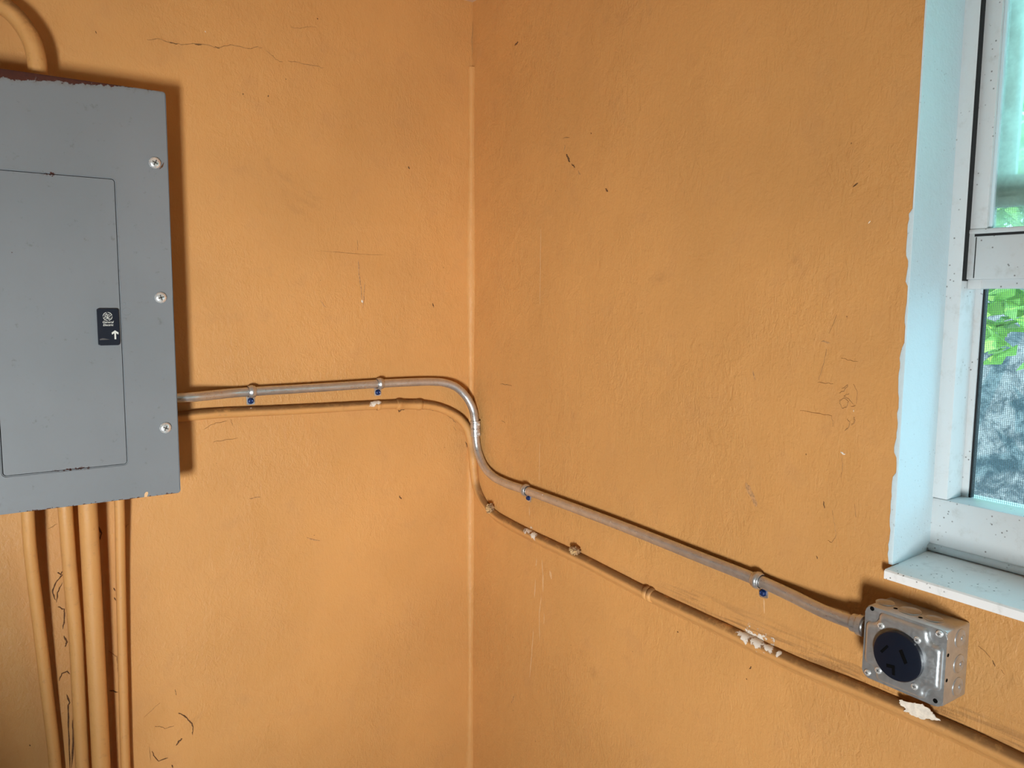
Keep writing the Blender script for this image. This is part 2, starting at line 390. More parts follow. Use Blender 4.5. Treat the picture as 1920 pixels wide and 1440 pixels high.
for pts, w in [
    ([(1055, 260), (1068, 258)], 2.0), ([(1059, 272), (1057, 284)], 1.8), ([(1062, 289), (1065, 296), (1069, 304)], 3.6), ([(1072, 307), (1078, 314)], 3.0),
    ([(1084, 320), (1088, 328)], 2.2), ([(1135, 354), (1140, 359)], 3.0), ([(1108, 249), (1109, 251)], 2.6), ([(1599, 351), (1609, 343)], 2.8),
    ([(965, 85), (972, 79)], 3.0), ([(938, 720), (950, 722), (960, 724)], 1.2), ([(940, 788), (947, 793)], 1.1),
    ([(1550, 655), (1546, 675), (1541, 692), (1535, 713)], 1.4), ([(1569, 590), (1563, 607), (1555, 625)], 1.2), ([(1577, 671), (1590, 675), (1610, 678)], 1.0),
    ([(1578, 728), (1590, 722), (1583, 733), (1573, 737)], 1.5), ([(1592, 738), (1582, 743), (1592, 748), (1600, 758)], 1.5),
    ([(1575, 750), (1583, 747), (1591, 753), (1588, 762), (1580, 765), (1574, 757), (1575, 750)], 1.6), ([(1596, 762), (1605, 760)], 1.4),
    ([(1600, 720), (1608, 735), (1606, 757)], 1.1), ([(1588, 785), (1594, 793), (1591, 801), (1584, 808)], 2.2), ([(1601, 782), (1603, 790), (1597, 798)], 1.6), ([(1560, 780), (1562, 800)], 1.2),
    ([(1533, 717), (1553, 719), (1563, 720)], 1.2), ([(1500, 770), (1530, 774), (1560, 780)], 1.1),
    ([(1579, 858), (1580, 880), (1577, 895)], 1.3), ([(1561, 957), (1565, 985), (1568, 1005), (1560, 1017), (1552, 1013)], 1.5), ([(1603, 945), (1605, 970)], 1.4),
    ([(1544, 940), (1546, 953)], 2.4), ([(1834, 1211), (1845, 1220), (1857, 1233)], 2.2), ([(1861, 1238), (1866, 1250)], 3.4), ([(1877, 1256), (1884, 1265)], 1.8),
    ([(1405, 1254), (1409, 1250)], 2.8), ([(1399, 1272), (1401, 1274)], 2.4), ([(1531, 1042), (1533, 1048)], 2.4), ([(1427, 1218), (1436, 1224)], 2.8), ([(1439, 1222), (1442, 1226)], 2.2),
    ([(1369, 1183), (1370, 1190)], 1.8), ([(1248, 1131), (1262, 1138)], 1.5), ([(1803, 1385), (1806, 1389)], 4), ([(1719, 1349), (1722, 1352)], 3), ([(1270, 1184), (1272, 1186)], 2.4),
]: mark('crack', 'B', pts, w*.75, fine_m if w < 2.3 else crack_m)
for pts, w in [([(672, 488), (673, 510), (676, 535), (679, 562)], 2.2), ([(684, 530), (682, 560), (680, 578)], 1.5), ([(600, 563), (612, 577)], 1.6), ([(270, 1345), (300, 1318)], .9), ([(575, 1008), (600, 1014)], 2), ([(468, 935), (488, 932)], 2)]:
    mark('scuff', 'A', pts, w, scuff_m)
for pts, w in [([(1398, 905), (1408, 925), (1418, 950)], 9), ([(1412, 695), (1416, 712)], 3), ([(1540, 640), (1556, 643)], 3), ([(958, 1318), (965, 1305)], 2)]:
    mark('scuff', 'B', pts, w, scuff_m, 2.0, lift=.0002)
for pts, w in [([(678, 562), (680, 568)], 3.2), ([(384, 58), (386, 61)], 2.0)]: mark('paint_chip', 'A', pts, w, pale_m, .3)
for pts, w in [([(1576, 847), (1582, 852), (1585, 851)], 3), ([(1600, 768), (1601, 772)], 2), ([(1632, 414), (1628, 419)], 1.6), ([(1448, 1219), (1460, 1224)], 5)]: mark('paint_chip', 'B', pts, w, pale_m, .5)
for pts, w in [([(992, 950), (993, 968)], 2.2), ([(1006, 1048), (1005, 1062)], 2.0), ([(1016, 1050), (1018, 1080), (1018, 1110)], 2.6), ([(1004, 1085), (1002, 1120)], 2.4),
               ([(1015, 1120), (1011, 1150), (1012, 1200)], 1.8), ([(1000, 1180), (997, 1225), (993, 1270)], 1.8), ([(1031, 1070), (1034, 1086)], 4.5), ([(1020, 1150), (1020, 1170)], 1.6), ([(1432, 1122), (1433, 1150)], 3), ([(1014, 430), (1013, 500), (1012, 570)], 1.1), ([(1012, 830), (1011, 900)], 1.0)]:
    mark('drip', 'B', pts, w, streak_m, .4, lift=.0003)

# ------------------------------------------------------------------ grey electrical panel
PD = 0.100; px0, px1, pz0, pz1 = -1.100, -0.7245, 1.119, 1.8747
panel = empty('electrical_panel', ((px0+px1)/2, 0, pz0), 'large grey metal electrical panel with rusty edges on the orange wall', 'electrical panel')
bm = NB(); box(bm, px0+.006, px1-.006, -PD+.012, .0, pz0+.006, pz1-.006, .002); obj('body', bm, panel_m, panel)
dx0, dx1, dz0, dz1 = -1.012, -.8176, 1.1876, 1.7078
def plate_with_hole(bm, outer, inner, y0, y1):
    """outer/inner: matching lists of (x,z)"""
    n = len(outer); V = {}
    for nm, pts in (('o', outer), ('i', inner)):
        for s, y in (('f', y0), ('b', y1)): V[nm+s] = [bm.verts.new((x, y, z)) for x, z in pts]
    for i in range(n):
        j = (i+1) % n
        for q in (('of', 'if'), ('ob', 'ib'), ('of', 'ob'), ('if', 'ib')):
            bm.faces.new((V[q[0]][i], V[q[0]][j], V[q[1]][j], V[q[1]][i]))
g = .0014
bm = NB(); plate_with_hole(bm, rrect(px0, px1, pz0, pz1, .006), rrect(dx0-g, dx1+g, dz0-g, dz1+g, .006), -PD, -PD+.014)
e = [x for x in bm.edges if all(abs(v.co.y+PD) < 1e-6 for v in x.verts) and len(x.link_faces) == 2 and any(abs(f.calc_center_median().y+PD) > 1e-5 for f in x.link_faces)]
bmesh.ops.bevel(bm, geom=e, offset=.0018, segments=2, affect='EDGES')
cover = obj('cover', bm, panel_m, panel, smooth=True, flat_angle=.6)
bm = NB(); prism(bm, [(x, -PD-.0002, z) for x, z in rrect(dx0, dx1, dz0, dz1, .005)], (0, .003, 0))
door = obj('door', bm, panel_m, panel)
bm = NB(); box(bm, dx0-.01, dx1+.01, -PD+.006, -PD+.008, dz0-.01, dz1+.01); obj('gap_shadow_strip', bm, dark_gap_m, panel).name = 'gap_shade_backing'  # near-black sheet standing in for the shade inside the door gap
def screw(name, at, out, r, mat, parent, slot=True, h=None):
    h = h or r*.55; bm = NB(); out = Vector(out)
    lathe(bm, at, out, [(0, 0), (r, 0), (r, h*.35), (r*.93, h*.65), (r*.7, h*.9), (r*.35, h), (0, h)], 22)
    s = obj(name, bm, mat, parent, smooth=True, flat_angle=.9)
    if slot:
        bm = NB(); side = out.cross(Vector((0, 0, 1))).normalized(); up = side.cross(out).normalized()
        a = random.uniform(0, 1.5); d1 = side*math.cos(a)+up*math.sin(a); d2 = out.cross(d1)
        for d, q in ((d1, d2), (d2, d1)):
            c = Vector(at)+out*(h*1.0); prism(bm, [c+d*r*.5+q*r*.09, c-d*r*.5+q*r*.09, c-d*r*.5-q*r*.09, c+d*r*.5-q*r*.09], out*r*.03)
        obj('cross_slot', bm, scuff_dark_m, s)
    return s
scuff_dark_m = simple('screw_recess', (.10, .09, .08), .6, .5)
for x, y in ((290, 305.5), (301, 558), (310, 802)): screw('screw', A(x, y, PD), (0, -1, 0), .0105, chrome_m, panel)
# a bare rubbed scratch beside the first screw, an orange paint dab at the lower edge
bm = NB(); ribbon(bm, [A(x, y, PD+.0003) for x, y in ((299, 317), (304, 312), (307, 305))], .004, (0, -1, 0), .0004); obj('rust_scratch', bm, crack_m, panel)
bm = NB(); prism(bm, [A(x, y, PD+.0001) for x, y in ((270.5, 932), (271, 926), (273.5, 922.5), (277, 922), (278, 925), (275.5, 931.5))], (0, -.0004, 0)); obj('paint_dab', bm, simple('dab', (.76, .47, .24), .5), panel)
# pressed marks beside the badge
bm = NB(); c = A(237.6, 584, PD)
tube(bm, [c+Vector((math.cos(a)*.0068, .0002, math.sin(a)*.0068)) for a in [2*math.pi*k/24 for k in range(25)]], .0006, 6, False); obj('pressed_ring', bm, panel_m, panel, True)
for x, y in ((233, 569.4), (234.4, 598.2)):
    bm = NB(); c = A(x, y, PD); box(bm, c.x-.0024, c.x+.0024, -PD-.0007, -PD+.001, c.z-.0021, c.z+.0021, .0005); obj('pressed_square', bm, panel_m, panel)
# badge with emblem, lettering and arrow
b0 = A(180.6, 578.4, PD); b1 = A(225, 646.8, PD); bxm = A(221.5, 578.4, PD)
bx0, bx1, bz1, bz0 = b0.x, bxm.x, b0.z, b1.z
bm = NB(); prism(bm, [(x, -PD-.0003, z) for x, z in rrect(bx0, bx1, bz0, bz1, .0032)], (0, -.004, 0))
bmesh.ops.bevel(bm, geom=[x for x in bm.edges if all(v.co.y < -PD-.004 for v in x.verts)], offset=.0012, segments=2, affect='EDGES')
badge = obj('latch_badge', bm, black_m, door, smooth=True, flat_angle=.7, label='black badge with a white emblem, lettering and an upward arrow')
BY = -PD-.0043
def text_mesh(body, size, at, shear, mat, parent, name):
    cu = bpy.data.curves.new(name, 'FONT'); cu.body = body; cu.size = size; cu.shear = shear; cu.align_x = 'CENTER'; cu.align_y = 'CENTER'; cu.extrude = .00012; cu.offset = size*.012
    t = bpy.data.objects.new(name, cu); COL.objects.link(t); dg = bpy.context.evaluated_depsgraph_get(); me = bpy.data.meshes.new_from_object(t.evaluated_get(dg))
    COL.objects.unlink(t); bpy.data.objects.remove(t)
    bm = NB(); bm.from_mesh(me); bpy.data.meshes.remove(me)
    for v in bm.verts: v.co = Vector((at[0]+v.co.x, BY-.0002-v.co.z, at[1]+v.co.y))
    return obj(name, bm, mat, parent)
def flat_arc(bm, cx, cz, r, a0, a1, w, n=14):
    pts = [(cx+r*math.cos(a0+(a1-a0)*k/n), cz+r*math.sin(a0+(a1-a0)*k/n)) for k in range(n+1)]
    out = []; 
    for k, (x, z) in enumerate(pts):
        a = a0+(a1-a0)*k/n; ww = w*(.45+.55*math.sin(math.pi*k/n)); out.append((x+math.cos(a)*ww/2, z+math.sin(a)*ww/2))
    inn = []
    for k, (x, z) in enumerate(pts):
        a = a0+(a1-a0)*k/n; ww = w*(.45+.55*math.sin(math.pi*k/n)); inn.append((x-math.cos(a)*ww/2, z-math.sin(a)*ww/2))
    for k in range(n):
        prism(bm, [(out[k][0], BY, out[k][1]), (out[k+1][0], BY, out[k+1][1]), (inn[k+1][0], BY, inn[k+1][1]), (inn[k][0], BY, inn[k][1])], (0, -.0003, 0))
ec = A(201.7, 593.3, PD+.0043); er = .0074
bm = NB()
for q in range(4): flat_arc(bm, ec.x, ec.z, er, math.radians(12+90*q), math.radians(90+90*q), .0011)
for q in range(4):
    a = math.radians(8+90*q); flat_arc(bm, ec.x+math.cos(a)*er*.8, ec.z+math.sin(a)*er*.8, er*.2, a+.5, a+math.pi+.6, .0008, 8)
obj('emblem_ring', bm, white_print_m, badge)
bm = NB()
flat_arc(bm, ec.x-.0026, ec.z+.0018, .0017, .3, 5.2, .0009); flat_arc(bm, ec.x-.0026, ec.z-.0026, .0017, -2.8, 2.4, .0009)
flat_arc(bm, ec.x+.0030, ec.z+.0024, .0015, 1.0, 4.9, .0009); flat_arc(bm, ec.x+.0030, ec.z-.0020, .0018, 1.2, 6.0, .0009)
prism(bm, [(ec.x-.0012, BY, ec.z+.004), (ec.x-.0002, BY, ec.z+.004), (ec.x+.0006, BY, ec.z-.004), (ec.x-.0006, BY, ec.z-.004)], (0, -.0003, 0))
obj('emblem_monogram', bm, white_print_m, badge)
p = A(202.2, 604.0, PD+.0043); text_mesh('General', .0056, (p.x, p.z), .25, white_print_m, badge, 'lettering')
p = A(202.6, 609.4, PD+.0043); text_mesh('Electric', .0056, (p.x, p.z), .25, white_print_m, badge, 'lettering')
p0 = A(216.4, 636, PD+.0043); p1 = A(215.6, 620, PD+.0043); hw = .0052; sw = .0014
bm = NB(); prism(bm, [(p0.x-sw, BY, p0.z), (p0.x+sw, BY, p0.z), (p1.x+sw, BY, p1.z-.004), (p1.x-sw, BY, p1.z-.004)], (0, -.0003, 0))
for s in (-1, 1): prism(bm, [(p1.x, BY-.00005, p1.z+.0005), (p1.x, BY-.00005, p1.z-.0035), (p1.x+s*hw, BY-.00005, p1.z-.0072), (p1.x+s*hw*1.1, BY-.00005, p1.z-.0035)][::s], (0, -.0003, 0))
obj('arrow', bm, white_print_m, badge)
bm = NB(); prism(bm, [A(x, y, PD+.0043) for x, y in ((187, 637.8), (187.5, 635.6), (193, 634), (206, 636.8), (196, 637.2))], (0, -.0002, 0)); obj('scratch', bm, simple('badge_scratch', (.08, .08, .08), .5), badge)

# ------------------------------------------------------------------ painted conduits above and below the panel
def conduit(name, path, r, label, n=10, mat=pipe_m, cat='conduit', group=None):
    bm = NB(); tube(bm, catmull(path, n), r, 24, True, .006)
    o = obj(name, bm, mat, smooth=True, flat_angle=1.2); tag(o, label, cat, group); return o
conduit('bent_conduit', [A(71.5, 150, .052), A(71, 133, .052), A(68, 106, .052), A(58, 74, .05), A(41, 45, .045), A(18, 20, .04), A(-12, 3, .03), A(-60, -12, .026), A(-130, -22, .025)], .0156, 'orange-painted conduit elbow curving into the top of the grey panel')
g4 = 'painted conduits rising into the panel from below'
def down(pts, r, label):
    P = [A(*p) for p in pts]; P.append(Vector((P[-1].x, P[-1].y, P[-1].z-.3))); P.append(Vector((P[-1].x, P[-1].y, .001)))
    return conduit('vertical_conduit', P, r, label, 8, group=g4)
down([(50.5, 935, .055), (52, 962, .055), (56, 1025, .05), (62, 1080, .043), (74, 1180, .032), (87.5, 1295, .024), (104, 1440, .018)], .0108, 'leaning orange-painted conduit, outermost under the grey panel, farthest from the corner')
down([(121, 925, .050), (122.5, 953, .050), (132, 1080, .044), (142, 1190, .036), (148.5, 1315, .032), (155, 1440, .030)], .0125, 'orange-painted conduit under the panel just before the thickest one')
down([(163, 920, .050), (164.5, 950, .050), (171, 1070, .047), (177.5, 1190, .044), (184, 1315, .042), (190, 1440, .042)], .0165, 'thickest orange-painted conduit standing under the grey panel')
down([(222.5, 915, .040), (224, 945, .038), (226, 1060, .026), (228.8, 1190, .020), (232, 1315, .018), (235.5, 1440, .018)], .0092, 'thin orange-painted conduit under the panel, the one closest to the corner')

# ------------------------------------------------------------------ bright steel conduit with straps
EC = empty('metal_conduit', A(400, 740, 0), 'bare galvanised steel conduit running from the panel round the corner to the outlet box', 'conduit')
ER = .0099; ed = .0140
pathA = [A(322, 745.5, .040), A(336, 745.5, .040), A(366, 744, .038), A(400, 740.5, .026), A(436, 737, .0155), A(471.5, 734.4, ed), A(587, 727.5, ed), A(712, 719.5, ed), A(785, 716.2, ed), A(815, 716, .0135), A(834, 718, .016), A(855, 726, .021), A(874, 744, .027)]
pathC = [B(886.3, 767, .0175), B(890.3, 788, .0155), B(891.3, 803, .0145)]
pathB = [B(891.3, 803, .0145), B(892, 820, .014), B(896, 846, .013), B(907.5, 874.5, ed), B(925, 893.5, ed), B(952, 907.5, ed), B(984, 918.5, ed), B(1152, 981, ed), B(1318, 1047, ed), B(1421, 1088, ed), B(1455, 1103, .0145), B(1490, 1119.5, .019), B(1535, 1142, .027), B(1570, 1156.5, .031), B(1610, 1170.5, .033), B(1622, 1175, .033)]
bm = NB(); tube(bm, catmull(pathA+pathC, 10), ER, 24); obj('tube', bm, emt_m, EC, True, 1.2)
bm = NB(); tube(bm, catmull(pathB, 10), ER, 24); obj('tube', bm, emt_m, EC, True, 1.2)
# set-screw coupling in the corner
c0, c1 = B(891.1, 789, .0155), B(892, 817.5, .0142); ax = (c1-c0).normalized(); L = (c1-c0).length
bm = NB(); lathe(bm, c0, ax, [(ER*.98, 0), (ER+.0028, 0), (ER+.0031, .0012), (ER+.0025, .0035), (ER+.0025, L/2-.001), (ER+.0016, L/2), (ER+.0025, L/2+.001), (ER+.0025, L-.0035), (ER+.0031, L-.0012), (ER+.0028, L), (ER*.98, L)], 26)
cp = obj('coupling', bm, emt_m, EC, True, .6)
out = (-_f+_r*.85); out = (out-ax*out.dot(ax)).normalized()
for t in (.2, .82):
    c = c0+ax*L*t+out*(ER+.0015); bm = NB(); lathe(bm, c, out, [(0, -.002), (.0034, -.002), (.0034, .0028), (.0028, .0036), (0, .0038)], 16); obj('set_screw', bm, chrome_m, cp, True, .6)
# connector at the box
k0, k1 = B(1600, 1167, .033), B(1616, 1172.5, .033); ax = (k1-k0).normalized(); L = (k1-k0).length
bm = NB(); lathe(bm, k0, ax, [(ER*.98, 0), (ER+.003, 0), (ER+.003, L*.7), (ER+.005, L*.72), (ER+.005, L*1.3), (ER*.9, L*1.3)], 26); obj('connector', bm, emt_m, EC, True, .6)

def strap(wall, px, py, tab_px, label, tabface=True):
    fn, out = (A, Vector((0, -1, 0))) if wall == 'A' else (B, Vector((-1, 0, 0)))
    par = 'pipe straps on the steel conduit'
    c = fn(px, py, ed); c2 = fn(px+8, py+(-.055*8 if wall == 'A' else .395*8), ed); ax = (c2-c).normalized(); side = ax.cross(out)
    if side.z > 0: side = -side
    s = empty('conduit_strap', c-out*ed, label, 'pipe strap', 'pipe straps on the steel conduit')
    w = .0105; bm = NB(); n = 20
    prof = [(-.5, ER+.0010), (-.42, ER+.0016), (-.22, ER+.0016), (-.16, ER+.0030), (.16, ER+.0030), (.22, ER+.0016), (.42, ER+.0016), (.5, ER+.0010)]
    rows = []
    for k in range(n+1):
        a = math.radians(-35+250*k/n)       # around, from below the pipe over the front to the top
        d = side*math.cos(a-math.radians(0))+out*math.sin(a)
        rows.append([bm.verts.new(c+ax*(u*w*1.35)+d*r) for u, r in prof])
    for k in range(n):
        for j in range(len(prof)-1): bm.faces.new((rows[k][j], rows[k][j+1], rows[k+1][j+1], rows[k+1][j]))
    bd = obj('band', bm, emt_m, s, True)
    md = bd.modifiers.new('thickness', 'SOLIDIFY'); md.thickness = .0012; md.offset = 1
    t = fn(*tab_px, .0028); wall0 = c-out*ed
    down_d = (t-out*((t-wall0).dot(out))-wall0); dl = down_d.length; down_d.normalize(); cx = ax - down_d*ax.dot(down_d); cx.normalize()
    bm = NB(); hw = .0085; base = wall0+out*.0008
    a0, a1 = ER*.6, dl+.0085
    pts = [base+down_d*a0-cx*hw, base+down_d*a0+cx*hw, base+down_d*(a1-.002)+cx*hw, base+down_d*a1+cx*(hw-.002), base+down_d*a1-cx*(hw-.002), base+down_d*(a1-.002)-cx*hw]
    prism(bm, pts, out*.0018); obj('tab', bm, emt_m, s)
    bm = NB(); lathe(bm, base+down_d*dl+out*.0018, out, [(0, 0), (.0068, 0), (.0068, .001), (.0052, .0012), (.0048, .0046), (.0036, .0052), (.002, .0044), (0, .0044)], 6 if wall == 'B' else 18)
    obj('blue_screw', bm, blue_m, s, False, label='dark blue masonry screw head')
    return s
strap('A', 471.5, 734.4, (470, 751.5), 'strap with blue screw, closest to the panel on the steel conduit')
strap('A', 712, 719.5, (708.5, 735.5), 'second strap from the panel on the steel conduit, before the corner')
strap('B', 986, 919, (991, 933.5), 'strap with blue screw on the steel conduit just past the corner')
strap('B', 1421, 1088, (1431, 1111), 'strap with blue screw on the steel conduit close to the outlet box')

# ------------------------------------------------------------------ old conduit half buried under wall paint
OC = empty('painted_conduit', A(400, 775, 0), 'old conduit painted orange, running below the steel one round the corner', 'conduit')
od = .006; OR = .0108
pA = [A(325, 782, .011), A(340, 781, .010), A(394, 776, .008), A(478, 771.5, od), A(575, 767, od), A(690, 760.5, od), A(760, 757.5, od), A(800, 759.5, od), A(822, 764, od), A(842, 772, .007), A(862, 785, .008), A(876, 803, .010), A(882.5, 826, .0125)]
pB = [B(886.5, 856, .0095), B(888.5, 882, .008), B(892.5, 908, .006), B(901, 931, .0045), B(913.5, 950.5, .004), B(929, 965, .0035), B(985, 997, .0035), B(1077, 1041, .0035), B(1218, 1113.5, .0035), B(1372, 1186, .0035), B(1485, 1241, .0035), B(1613, 1293, .0035), B(1718, 1338, .0035), B(1824, 1385, .0035), B(1925, 1433, .0035), B(2060, 1497, .0035)]
pB.append(Vector((pB[-1].x, -1.72, pB[-1].z-.004)))
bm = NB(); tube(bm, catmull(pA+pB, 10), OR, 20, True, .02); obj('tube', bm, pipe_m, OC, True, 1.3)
# plaster fillet that beds the lower side of the pipe on the right-hand wall
path = catmull(pB[3:], 8); bm = NB(); prev = None
for p in path:
    row = []
    for s, h in ((-.002, .0135), (.005, .0128), (.009, .0095), (.013, .0045), (.017, .0012), (.021, -.001)):
        row.append(bm.verts.new((-h*(1+random.uniform(-.06, .06)), p.y, p.z-s)))
    if prev:
        for j in range(5): bm.faces.new((prev[j], prev[j+1], row[j+1], row[j]))
    prev = row
obj('plaster_fillet', bm, wall_m, OC, True)
def collar(fn, p0, p1, d, prof, name, flip=None):
    a, b = fn(*p0, d), fn(*p1, d); ax = (b-a).normalized(); L = (b-a).length
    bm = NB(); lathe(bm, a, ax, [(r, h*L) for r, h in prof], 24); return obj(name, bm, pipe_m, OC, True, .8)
collar(A, (742, 758), (790, 758.5), od, [(OR, 0), (OR+.0022, .02), (OR+.003, .08), (OR+.003, .16), (OR+.0016, .2), (OR+.0016, .8), (OR+.003, .84), (OR+.003, .92), (OR+.002, .98), (OR, 1)], 'coupling')
collar(B, (1211, 1110), (1226, 1117.5), .0035, [(OR, 0), (OR+.003, .06), (OR+.0038, .2), (OR+.003, .42), (OR+.0012, .5), (OR+.0032, .6), (OR+.0038, .8), (OR+.002, .96), (OR, 1)], 'strap')
collar(A, (706, 760.2), (712, 759.8), od, [(OR, 0), (OR+.0012, .2), (OR+.0012, .8), (OR, 1)], 'strap')
# bared plaster under the box
bm = NB()
poly = [(1688, 1312), (1700, 1315), (1716, 1318), (1730, 1320), (1742, 1328), (1748, 1335), (1752, 1341), (1764, 1351), (1752, 1350), (1741, 1347), (1730, 1349), (1722, 1345), (1712, 1342), (1705, 1336), (1696, 1333), (1699, 1328), (1692, 1324), (1687, 1318)]
fine = []
for (x0, y0), (x1, y1) in zip(poly, poly[1:]+poly[:1]):
    for k in range(4): fine.append((x0+(x1-x0)*k/4+random.uniform(-1.2, 1.2), y0+(y1-y0)*k/4+random.uniform(-1, 1)))
prism(bm, [B(x, y, .0142) for x, y in fine], (-.0012, 0, 0)); obj('bare_patch', bm, pale_m, OC)

# mud nests of wasps on the old conduit
mud_m = simple('dry_mud', (.33, .19, .09), .95, var=.5, varscale=220, bumpscale=400, bumpstr=.8)
def nest(px, py, sx, sy, label, tilt):
    c = B(px, py, .012); bm = NB(); bmesh.ops.create_icosphere(bm, subdivisions=4, radius=1.0)
    from mathutils import noise as MN
    for v in bm.verts:
        d = v.co.normalized(); k = 1+.38*MN.noise(d*3.1+Vector((px, 0, 0)))+.25*MN.noise(d*8.0)
        q = Vector((d.x*.009, d.y*sx, d.z*sy))*k; ct, st = math.cos(tilt), math.sin(tilt)
        v.co = Vector((q.x, q.y*ct-q.z*st, q.y*st+q.z*ct))+c
    o = obj('mud_nest', bm, mud_m, smooth=True); tag(o, label, 'insect nest', 'mud nests on the old conduit')
    # pellets crusted on its skin
    bm = NB()
    for k in range(46):
        a = random.uniform(0, 6.28); h = random.random(); p = c+Vector((-.0095*(1-h*h*.6), sx*h*math.cos(a), sy*h*math.sin(a)))
        t = bmesh.new(); bmesh.ops.create_icosphere(t, subdivisions=1, radius=random.uniform(.0012, .0028))
        for v in t.verts: v.co = v.co*random.uniform(.7, 1.2)+p
        merge(bm, t)
    q = obj('mud_pellets', bm, simple('pale_mud', (.55, .36, .17), .95, var=.4, varscale=300), o); q['kind'] = 'stuff'
nest(1078, 1032, .013, .0085, 'crusty brown mud nest midway along the old painted conduit', 0)
nest(919, 953, .009, .013, 'small crusty mud nest on the old conduit next to the wall corner', 0.5)

# ------------------------------------------------------------------ steel outlet box with the black receptacle
OB = empty('outlet_box', (0, -1.18, .990), 'square galvanised steel box with a round black receptacle, under the window sill', 'outlet box')
oy0, oy1, oz0, oz1, OD = -1.2346, -1.1248, .9900, 1.0912, .058
bm = NB(); box(bm, -OD, 0, oy0+.0012, oy1-.0012, oz0+.0012, oz1-.0012, .003, 3); obj('box_body', bm, box_m, OB, True, .6)
bm = NB(); prism(bm, [(-OD-.0002, y, z) for y, z in rrect(oy0, oy1, oz0, oz1, .010, 6)], (-.0018, 0, 0)); 
bmesh.ops.bevel(bm, geom=[x for x in bm.edges if all(v.co.x < -OD-.001 for v in x.verts)], offset=.0007, segments=2, affect='EDGES')
cov = obj('cover_plate', bm, box_m, OB, True, .7)
cy, cz = (oy0+oy1)/2, (oz0+oz1)/2; hy, hz = (oy1-oy0)/2, (oz1-oz0)/2
def notch_outline(hy, hz, n, r):
    """rectangle whose four corners are scooped out by a round notch of radius n; edges eased by r"""
    q = []
    a1, b1 = hy, hz
    K = 8
    one = []
    # first quadrant, going from (hy, 0) to (0, hz)
    for k in range(5): one.append((hy, (hz-n-r)*k/5))
    for k in range(K+1):
        a = math.radians(90*k/K); one.append((hy-r+r*math.cos(a), hz-n-r+r*math.sin(a)))
    for k in range(1, K):
        a = math.radians(270-90*k/K); one.append((hy+ (n-r)*0 - r - 0 + (n-r)*math.cos(a)*1.0 + (0), hz-n+(n-r)+ (n-r)*math.sin(a)))
    for k in range(K+1):
        a = math.radians(90*k/K); one.append((hy-n-r+r*math.cos(a), hz-r+r*math.sin(a)))
    for k in range(1, 5): one.append(((hy-n-r)*(1-k/5), hz))
    for sy, sz, rev in ((1, 1, 0), (-1, 1, 1), (-1, -1, 0), (1, -1, 1)):
        seg = [(y*sy, z*sz) for y, z in one]
        if rev: seg = seg[::-1]
        q += seg
    out = []
    for p in q:
        if not out or (p[0]-out[-1][0])**2+(p[1]-out[-1][1])**2 > 1e-10: out.append(p)
    return out
bm = NB(); rings = []
for inset, h in ((0, 0), (.0006, .0022), (.0018, .0042), (.0036, .0056), (.0055, .0060)):
    pts = notch_outline(hy-.0035-inset, hz-.0035-inset, .0175, .0062)
    rings.append([bm.verts.new((-OD-.0018-h, cy+y, cz+z)) for y, z in pts])
for a, b in zip(rings, rings[1:]):
    for k in range(len(a)):
        j = (k+1) % len(a); bm.faces.new((a[k], a[j], b[j], b[k]))
bm.faces.new(rings[-1])
obj('raised_panel', bm, box_m, cov, True, .9)
FX = OD+.0078
rc = B(1680.5, 1231.5, FX+.008)
bm = NB(); lathe(bm, (-FX+.001, rc.y, rc.z), (-1, 0, 0), [(.0325, 0), (.0325, .0078), (.0315, .0090), (.0300, .0094), (0, .0094)], 48)
rec = obj('receptacle', bm, black_m, OB, True, .5, label='round black three-slot power receptacle')
RX = FX+.0094-.001+.0001
def slot(px_pts):
    bm = NB(); prism(bm, [B(1600+x/6, 1100+y/6, RX) for x, y in px_pts], (-.0003, 0, 0)); obj('slot', bm, slot_m, rec)
slot([(302, 722), (325, 748), (398, 676), (378, 655)]); slot([(512, 718), (548, 706), (610, 858), (576, 876)]); slot([(372, 864), (466, 888), (468, 1000), (436, 990), (434, 918), (374, 904)])
for x, y in ((310, 440), (720, 600), (280, 942), (688, 1122)): screw('screw', B(1600+x/6, 1100+y/6, FX), (-1, 0, 0), .0046, chrome_m, OB, h=.0016)
for x, y in ((970, 530), (160, 965)): screw('screw', B(1600+x/6, 1100+y/6, OD+.002), (-1, 0, 0), .0044, chrome_m, OB)
def disc(name, at, out, r, h, mat, parent, prof=None):
    bm = NB(); lathe(bm, at, out, prof or [(0, 0), (r, 0), (r, h), (0, h)], 22); return obj(name, bm, mat, parent, True, .6)
for x, y in ((212, 247), (922, 1285)): disc('screw_hole', B(1600+x/6, 1100+y/6, OD+.002), (-1, 0, 0), .0030, .0002, slot_m, OB)
for x, y in ((475, 245), (755, 348)): disc('punched_hole', PZ(1600+x/6, 1100+y/6, oz1-.0012), (0, 0, 1), .0028, .0002, slot_m, OB)
for x, y in ((1066, 772), (1050, 1055)): disc('punched_hole', PY(1600+x/6, 1100+y/6, oy0+.0012), (0, -1, 0), .0024, .0002, slot_m, OB)
KO = lambda r: [(r, -.001), (r, .0006), (r-.0007, .0010), (r-.0016, .0005), (r-.0022, .0001), (r*.35, .0001), (r*.2, .0001), (0, .0001)]
for x, y, r in ((470, 140, .0125), (742, 235, .0145), (1010, 322, .0120)): disc('knockout', (-.030, PZ(1600+x/6, 1100+y/6, oz1-.0012).y, oz1-.0012), (0, 0, 1), r, 0, box_m, OB, KO(r))
